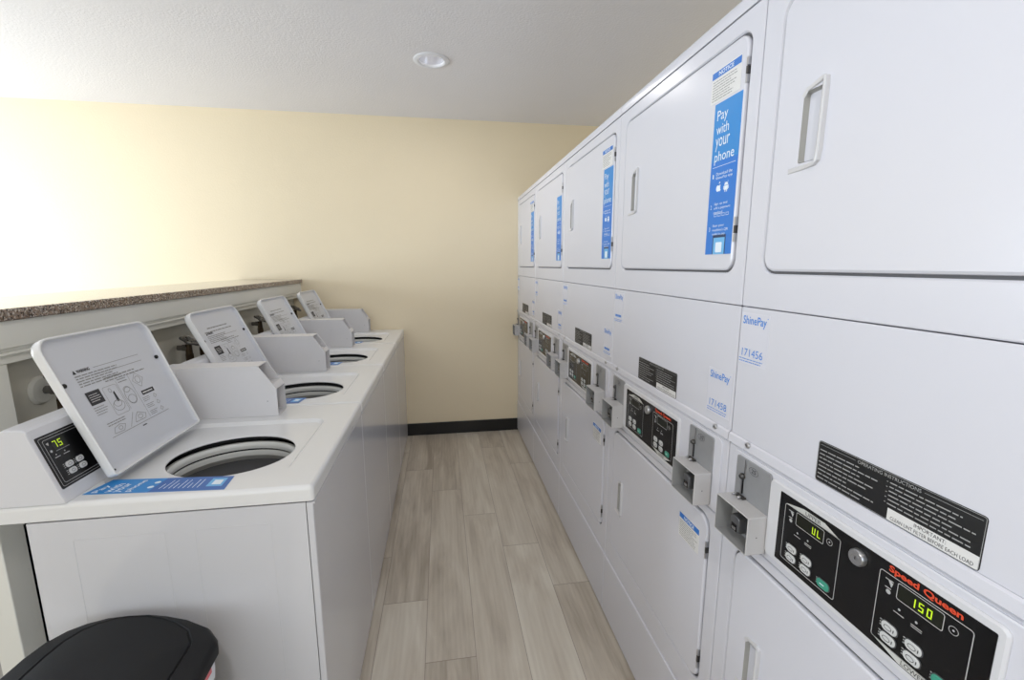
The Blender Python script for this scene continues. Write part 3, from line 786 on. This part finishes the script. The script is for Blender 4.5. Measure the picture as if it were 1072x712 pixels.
def w_lidprint(tilt, head):
    def fn(name, par):
        b = MB(lid_f(tilt)).m('ink'); c = -.0034; U = LW0 + .003
        Q = .018
        def fl(a0, a1, q0, q1, m='ink'): b.m(m).flat(U + a0, U + a1, Q + q0, Q + q1, c)
        b.m('greyink')
        b.flat(U + .060, U + .285, Q + .062, Q + .0632, c)
        b.flat(U + .110, U + .285, Q + .218, Q + .2192, c)
        if head:
            b.m('greyink').lines(U + .085, U + .245, Q + .252, Q + .262, 1, c, .4, 8, .05); b.lines(U + .055, U + .275, Q + .238, Q + .247, 1, c, .4, 6, .05)
        else:
            b.m('greyink').flat(U + .120, U + .285, Q + .236, Q + .2372, c)
        b.m('ink').text('WARNING', U + .068, U + .108, Q + .233, Q + .241, c, bold=.03)
        b.poly([(U + .056, Q + .232, c), (U + .066, Q + .232, c), (U + .061, Q + .242, c)])
        b.m('greyink').lines(U + .056, U + .200, Q + .197, Q + .229, 5, c, .4, 21, .3)
        b.lines(U + .13, U + .285, Q + .190, Q + .206, 2, c, .35, 23, .3)
        fl(.056, .100, .150, .184); 
        b.m('paper').lines(U + .062, U + .095, Q + .156, Q + .178, 4, c + .0002, .25, 22, .2)
        b.m('greyink').lines(U + .056, U + .098, Q + .122, Q + .146, 4, c, .3, 24, .3)
        # line drawings
        def loop(cx, cq, rx, rq, n=20, wob=0): 
            b.m('greyink').outline([(U + cx + rx * math.cos(2 * PI * i / n) * (1 + wob * math.sin(3 * i)), Q + cq + rq * math.sin(2 * PI * i / n)) for i in range(n)], .0011, 0, c)
        b.outline(rrect(U + .108, U + .155, Q + .105, Q + .182, .006, 3), .0008, 0, c); loop(.131, .128, .019, .014); loop(.131, .134, .013, .009); loop(.128, .170, .005, .006)
        b.m('ink').poly([(U + .133, Q + .138, c), (U + .141, Q + .138, c), (U + .139, Q + .166, c), (U + .134, Q + .163, c)])
        b.m('greyink').flat(U + .159, U + .1598, Q + .108, Q + .188, c)
        loop(.182, .140, .018, .024); loop(.182, .130, .014, .012); loop(.180, .158, .012, .008); b.lines(U + .166, U + .200, Q + .178, Q + .192, 2, c, .35, 25, .3)
        b.flat(U + .206, U + .2068, Q + .066, Q + .196, c)
        b.outline([(U + .234, Q + .150, ), (U + .255, Q + .172), (U + .234, Q + .192), (U + .213, Q + .172)], .0009, 0, c); loop(.234, .172, .010, .010)
        fl(.222, .272, .127, .139)
        b.m('paper').lines(U + .226, U + .268, Q + .130, Q + .136, 1, c + .0002, .6, 27, .1)
        b.m('greyink')
        for k in range(3):
            b.lines(U + .214, U + .246, Q + .108 - k * .020, Q + .122 - k * .020, 3, c, .3, 30 + k, .3); b.outline([(U + .262, Q + .108 - k * .02), (U + .270, Q + .114 - k * .02), (U + .262, Q + .121 - k * .02), (U + .256, Q + .113 - k * .02)], .001, 0, c)
        b.lines(U + .066, U + .135, Q + .088, Q + .100, 2, c, .35, 33, .2)
        b.outline([(U + .072, Q + .068), (U + .105, Q + .066), (U + .118, Q + .080), (U + .100, Q + .086), (U + .080, Q + .082)], .0011, 0, c); loop(.098, .076, .007, .005)
        b.poly([(U + .128, Q + .066, c), (U + .1295, Q + .066, c), (U + .158, Q + .098, c), (U + .1565, Q + .098, c)])
        b.outline([(U + .150, Q + .070), (U + .190, Q + .070), (U + .198, Q + .082), (U + .172, Q + .094), (U + .158, Q + .084)], .0011, 0, c); loop(.175, .080, .009, .006)
        b.m('ink').lines(U + .165, U + .182, Q + .052, Q + .057, 1, c, .6, 35, .1)
        return b.build(name, par, smooth=0)
    return fn
def w_bump(tilt, u, q, r):
    def fn(name, par):
        b = MB(lid_f(tilt)).m('rubber_and_shade'); b.cyl(u, q, [(r, -.0036), (r, -.0005 if r > .004 else .0), (r * .7, .0012 if r > .004 else .001)], 16, False, True); return b.build(name, par)
    return fn
# console: wedge extruded along the row
def w_console(name, par):
    b = MB(WF).m('plastic_w')
    pr = [(-.800, .8842), (-.800, .890), (-.8055, .902), (-.8475, 1.036), (-.8495, 1.045), (-.855, 1.050), (-.890, 1.052), (-.897, 1.048), (-.96, .930), (-.965, .8842)]
    e = .006
    def shrink(k):
        cx = sum(p[0] for p in pr) / len(pr); cz = .955
        return [(p[0] + (cx - p[0]) * k, p[1] + (cz - p[1]) * k if p[1] > .887 else p[1]) for p in pr]
    rings = []
    for u, k in ((g, .035), (g + .002, .01), (g + .006, 0), (WW - g - .006, 0), (WW - g - .002, .01), (WW - g, .035)):
        rings.append([(x, u, z) for x, z in shrink(k)])
    b.loft(rings)
    return b.build(name, par, smooth=30)
ca = math.atan2(.042, .134)
# console face coordinates: a along the row, q up the face, h out of it
CF = lambda a, q, h: (-.8055 - q * math.sin(ca) + h * math.cos(ca) + .60, a - WW / 2, .902 + q * math.cos(ca) + h * math.sin(ca))
def w_panel(name, par):
    b = MB(CF).m('black'); b.panel(.010, .330, .010, .131, .003, [(0, -.001), (0, .0006), (.0005, .0011)], n=2)
    c = .0013; b.m('line')
    b.outline(rrect(.0145, .3255, .0145, .1265, .004, 3), .0009, 0, c); b.outline(rrect(.0215, .190, .0205, .1205, .004, 3), .0009, 0, c)
    b.disc(.036, .083, .0016, c, 8); b.disc(.058, .083, .0016, c, 8); b.flat(.030, .044, .0765, .078, c); b.flat(.052, .068, .0765, .078, c)
    b.disc(.030, .093, .0028, c, 10); b.poly([(.026, .112, c), (.033, .113, c), (.031, .106, c)]); b.flat(.040, .075, .0895, .0902, c)
    for bx, bz in WB: b.lines(bx - .0145, bx - .0098, bz - .006, bz + .006, 3, c, .4, 3, .2)
    return b.build(name, par, smooth=0)
WB = [(.052, .053), (.052, .037), (.080, .053), (.080, .037)]
def w_disp(txt):
    def fn(name, par):
        b = MB(CF).m('disp').panel(.037, .072, .0935, .115, .001, [(0, .001), (0, .0015)], cap0=False, n=2)
        b = MB(CF); b.m('disp').panel(.037, .072, .0935, .115, .001, [(0, .001), (0, .0015)], cap0=False, n=2)
        if txt: b.m('digit'); digits(b, txt, .0405, .0965, .0085, .0155, .0042, .0018)
        return b.build(name, par, smooth=0)
    return fn
def w_btn(x, z):
    def fn(name, par):
        b = MB(CF); w, h = .0098, .0062
        b.m('btn_rim').panel(x - w - .001, x + w + .001, z - h - .001, z + h + .001, h, [(0, .0008), (0, .0018)], cap0=False)
        b.m('button').panel(x - w, x + w, z - h, z + h, h - .001, [(0, .0016), (0, .0026), (.001, .0032)], cap0=False)
        b.m('ink').outline([(x + .005 * math.cos(2 * PI * i / 12), z + .0034 * math.sin(2 * PI * i / 12)) for i in range(12)], .0008, 0, .0034)
        return b.build(name, par)
    return fn
MU0, MU1 = .526, .606
def w_meter(name, par):
    """long hollow coin meter case: slanted top opening and open front"""
    b = MB(WF).m('meter'); th = .003
    xf, xs, zt, zs, z0, xb = -.553, -.604, 1.056, .977, .8845, -.90
    side = [(xb, z0), (xf, z0), (xf, zs), (xs, zt), (xb, zt)]
    for u0, u1 in ((MU0, MU0 + th), (MU1 - th, MU1)):
        b.loft([[(x, u, z) for x, z in side] for u in (u0, u1)])
    def slab(p, q, t_):   # strip between the side walls along p->q
        d = Vector((q[0] - p[0], q[1] - p[1])).normalized(); n = Vector((d.y, -d.x)) * t_
        b.loft([[(p[0], u, p[1]), (q[0], u, q[1]), (q[0] + n.x, u, q[1] + n.y), (p[0] + n.x, u, p[1] + n.y)] for u in (MU0 + th, MU1 - th)])
    slab((xb, zt), (xs, zt), th)
    slab((xb, z0), (xf, z0), -th)
    # strip closing the bottom end of the slant, and shelf going in from it
    ex, ez = xf + (xs - xf) * .22, zs + (zt - zs) * .22
    slab((ex, ez), (xf, zs), th)
    slab((ex - .05, ez - .004), (ex, ez), th)
    b.box(-.672, -.668, MU0 + th, MU1 - th, z0 + th, zt - th)      # inner bulkhead
    b.m('ink').loft([[(-.583 + .0014 * math.cos(t_), u, .936 + .0014 * math.sin(t_)) for t_ in [2 * PI * k / 8 for k in range(8)]] for u in (MU0 - .0003, MU0)])
    return b.build(name, par, smooth=0)
def w_meterlock(name, par):
    f = lambda a, b_, c: (-.668 + c + .60, a - WW / 2, b_)
    b = MB(f).m('steel'); b.cyl(.566, .925, [(.016, 0), (.016, .018), (.013, .022), (.006, .022), (.005, .020)], 24)
    b.m('ink').flat(.564, .568, .918, .932, .0225); return b.build(name, par)
def w_sticker(first):
    def fn(name, par):
        b = MB(WF)
        if first: P = [(-.795, .037), (-.497, .014), (-.503, .080), (-.776, .104)]
        else: P = [(-.760, .030), (-.530, .022), (-.520, .088), (-.745, .095)]
        z = .8846
        def at(s, t_): 
            a = Vector(P[0]).lerp(Vector(P[1]), s); c = Vector(P[3]).lerp(Vector(P[2]), s); return a.lerp(c, t_)
        b.m('blue').loft([[(x, u, zz) for x, u in P] for zz in (.8842, z)])
        b.m('purple').poly([(*at(s, t_), z + .0002) for s, t_ in ((.45, 0), (1, 0), (1, 1), (.45, 1))])
        b.f, old = (lambda s, t_, zz: old(*at(s, t_), zz)), b.f
        b.m('white_ink')
        y = .97
        for k, (w, s1) in enumerate((('Pay', .1), ('with', .12), ('your', .12), ('phone', .16))):
            s0 = .04 + k * .075
            b.f = (lambda s0_: (lambda a, c_, zz: old(*at(s0_ + (1 - c_) * .06, a), zz)))(s0)
            b.text(w, .08, .08 + s1 * 5, 0, 1, z + .0004, bold=.012)
        b.f = lambda s, t_, zz: old(*at(s, t_), zz)
        b.disc(.42, .35, .022, z + .0005, 12, .09); b.disc(.42, .68, .022, z + .0005, 12, .09)
        for k in range(9): b.flat(.50 + k * .035, .506 + k * .035, .2, .8 if k % 3 else .55, z + .0005)
        b.m('screen').flat(.84, .96, .25, .85, z + .0005); b.m('white_ink').flat(.87, .94, .38, .72, z + .0007)
        return b.build(name, par, smooth=0)
    return fn

W_LABELS = ['white top-load washer nearest the camera, lid open, display showing 75',
            'white top-load washer second from the camera, behind the nearest one, lid open',
            'white top-load washer third from the camera, with its lid open',
            'white top-load washer farthest from the camera, against the cream back wall']
TILT = [20.2, 24.5, 24.5, 25]
for i in range(4):
    yc = YB - WW * 4 + WW * (i + .5)
    t = thing('washing_machine', W_LABELS[i], 'washing machine', (-.60, yc, 0), 'top-load washers along the half wall')
    part('wcab', w_cabinet, 'cabinet', t); part('wtop', w_top, 'top_panel', t)
    k_ = part('wtub', w_tub, 'tub', t); part('wag', w_agit, 'agitator', k_)
    L_ = part('wlid%d' % TILT[i], w_lid(TILT[i]), 'lid', t)
    part('wlp%d' % min(i, 1), w_lidprint(TILT[i], i > 0), 'warning_print', L_)
    for u, q, r in ((LW0 + .020, .232, .0055), (LW1 - .020, .232, .0055), (LW0 + .006, .036, .0028), (LW0 + .016, .014, .0028)):
        part('wb%d%f%f' % (TILT[i], u, q), w_bump(TILT[i], u, q, r), 'bumper', L_)
    co = part('wcon', w_console, 'console', t)
    if i == 0:
        p = part('wpan', w_panel, 'control_panel', t)
        part('wd', w_disp('75'), 'display', p)
        for k, (bx, bz) in enumerate(WB): part('wbt%d' % k, w_btn(bx, bz), 'button', p)
    mt = part('wmet', w_meter, 'coin_box', t); part('wml', w_meterlock, 'key_lock', mt)
    o = part('wst%d' % min(i, 1), w_sticker(i == 0), 'pay_sticker', t); o['label'] = 'blue payment sticker'

# ------------------------------------------------------------------ water valves behind the washers
def valve_f(a, b, c): return (a, b, c)
def v_flange(name, par):
    b = MB(lambda a, b_, c: (c, a, b_)).m('escut'); b.cyl(0, 0, [(.040, 0), (.040, .003), (.034, .010), (.015, .014)], 28); return b.build(name, par)
def v_body(name, par):
    b = MB().m('darkmetal')
    b.tube([(.01, 0, 0), (.05, 0, 0)], .011); b.tube([(.030, 0, 0), (.048, 0, 0)], .0145, 6)
    b.m('brass').tube([(.052, 0, .014), (.052, 0, -.03)], [.012, .013], 12); b.tube([(.052, 0, -.026), (.052, 0, -.046)], .0155, 6)
    return b.build(name, par)
def v_handle(name, par):
    b = MB(); b.m('darkmetal').tube([(.052, 0, .012), (.060, 0, .026)], .006)
    n = 36
    f = lambda a, b_, c: (.058 + c * .5 + a * .866, b_, .026 - a * .5 + c * .866)
    b.f = f
    b.cyl(0, 0, [(.006, 0), (.010, .002), (.010, .008), (.004, .010)], 16)
    rings = []
    for i in range(n):
        t_ = 2 * PI * i / n; R = .031 * (1 + .13 * math.cos(5 * t_))
        rings.append([((R + .0055 * math.cos(p)) * math.cos(t_), (R + .0055 * math.cos(p)) * math.sin(t_), .004 + .0055 * math.sin(p)) for p in [2 * PI * k / 8 for k in range(8)]])
    rings.append(rings[0]); b.loft(rings, False, False)
    for k in range(5):
        t_ = 2 * PI * k / 5; b.tube([(.006 * math.cos(t_), .006 * math.sin(t_), .004), (.033 * math.cos(t_), .033 * math.sin(t_), .004)], .0045, 6)
    return b.build(name, par)
def v_hose(name, par):
    b = MB().m('hose')
    b.tube([(.052, 0, -.040), (.052, 0, -.070), (.051, 0, -.12), (.045, .01, -.3), (.045, .02, -.5)], .011, 10); b.m('brass').tube([(.052, 0, -.045), (.052, 0, -.056)], .0145, 10)
    return b.build(name, par)
VP = []
for i in range(4):
    VP += [(1.368 + .006 + .6385 * i, 1.043, i, 0), (1.484 + .6385 * i, 1.047, i, 1)]
V_LABELS = {(0, 0): 'tarnished water valve with round white flange, left of the nearest open lid',
            (1, 0): 'dark water valve with a black hose, nearer of the pair between the first two lids',
            (1, 1): 'dark water valve with a black hose, farther of the pair between the first two lids',
            (2, 1): 'dark water valve with a black hose, between the second and third open lids',
            (3, 1): 'dark water valve with a black hose, beside the farthest open lid'}
for y, z, i, k in VP:
    if (i, k) not in V_LABELS: continue
    t = thing('water_valve', V_LABELS[(i, k)], 'valve', (-1.105, y, z), 'water valves behind the washers')
    (part('vf', v_flange, 'wall_flange', t) if i == 0 else None); part('vb', v_body, 'body', t); part('vh', v_handle, 'handle', t); part('vs', v_hose, 'hose', t)

# ------------------------------------------------------------------ step bin
t = thing('trash_can', 'black plastic trash can with bowed sides and closed lid, in front of the nearest washer', 'trash can', (-.655, .76, 0))
HALF = [(.184, .03), (.181, .117), (.174, .132), (.146, .163), (.088, .195), (.040, .2125), (-.003, .223), (-.047, .227), (-.089, .226), (-.125, .216), (-.152, .200), (-.172, .174), (-.182, .137), (-.186, .092), (-.187, .03)]
OUT = HALF + [(x, -y) for x, y in HALF[::-1]]
HWX = .184
def rng(ins, z, insy=None):
    insy = ins if insy is None else insy
    return [(x * (1 - ins / .186), y * (1 - insy / .227), z) for x, y in OUT]
b = MB().m('trash'); b.loft([rng(e, z) for e, z in ((.045, 0), (.040, .004), (.012, .575), (.010, .580))], True, True); b.build('body', t)
b = MB().m('bag'); b.loft([rng(e, z) for e, z in ((.010, .545), (.009, .555), (.009, .596), (.012, .598))], False, False); bg = b.build('liner_bag', t)
b = MB().m('bagred'); b.loft([[(HWX - .0095, y, z), (HWX - .0085, y, z), (HWX - .0085, y, z + .022), (HWX - .0095, y, z + .022)] for y, z in ((.072, .572), (.096, .572))]); b.build('tie_string', bg)
b = MB().m('trash')
b.loft([rng(a, z, c_) for a, c_, z in ((.006, .006, .592), (0, 0, .594), (0, 0, .612), (.004, .003, .619), (.010, .006, .6225), (.046, .011, .6255), (.048, .0125, .623), (.050, .0145, .623), (.052, .016, .626), (.08, .06, .632), (.13, .13, .635))], True, True)
b.build('lid', t, smooth=40)

# ------------------------------------------------------------------ light
def area(name, loc, rot, sx, sy, power, rgb):
    l = bpy.data.lights.new(name, 'AREA'); l.shape = 'RECTANGLE'; l.size = sx; l.size_y = sy; l.energy = power; l.color = rgb
    o = bpy.data.objects.new(name, l); C.objects.link(o); o.location = loc; o.rotation_euler = rot
    return o
area('daylight_left', (XL + .01, (WY0 + WY1) / 2, (WZ0 + WZ1) / 2), (0, -PI / 2, 0), WZ1 - WZ0, WY1 - WY0, 98, (.78, .89, 1))
area('daylight_behind', (-.5, YF + .01, 1.38), (PI / 2, 0, 0), 2.8, 1.55, 15, (.84, .92, 1))
w = bpy.data.worlds.new('sky'); sc.world = w; w.use_nodes = True
bgn = w.node_tree.nodes['Background']; bgn.inputs['Color'].default_value = (.75, .87, 1, 1); bgn.inputs['Strength'].default_value = 1.2
def lamp(name, x, y, p):
    l = bpy.data.lights.new(name, 'AREA'); l.shape = 'DISK'; l.size = .09; l.energy = p; l.color = (1, .96, .92)
    o = bpy.data.objects.new(name, l); C.objects.link(o); o.location = (x, y, H - .02)
lamp('downlight', LX, LY, 3)
lamp('added_fill_downlight', LX, LY2, 9)  # light of the added fill fixture

# ------------------------------------------------------------------ camera
cam = bpy.data.cameras.new('camera'); co = bpy.data.objects.new('camera', cam); C.objects.link(co)
cam.sensor_width = 36; cam.lens = 463.93 / 1072 * 36; cam.clip_start = .02
co.location = (0, 0, 1.3827)
co.rotation_euler = (Matrix.Rotation(-.1562, 3, 'Z') @ Matrix.Rotation(PI / 2 - .1676, 3, 'X') @ Matrix.Rotation(-.0009, 3, 'Z')).to_euler()
sc.camera = co
sc.view_settings.view_transform = 'Standard'; sc.view_settings.look = 'None'
sc.view_settings.gamma = 1; sc.view_settings.use_curve_mapping = False
sc.view_settings.exposure = 0.25
sc.cycles.max_bounces = 8; sc.cycles.diffuse_bounces = 5
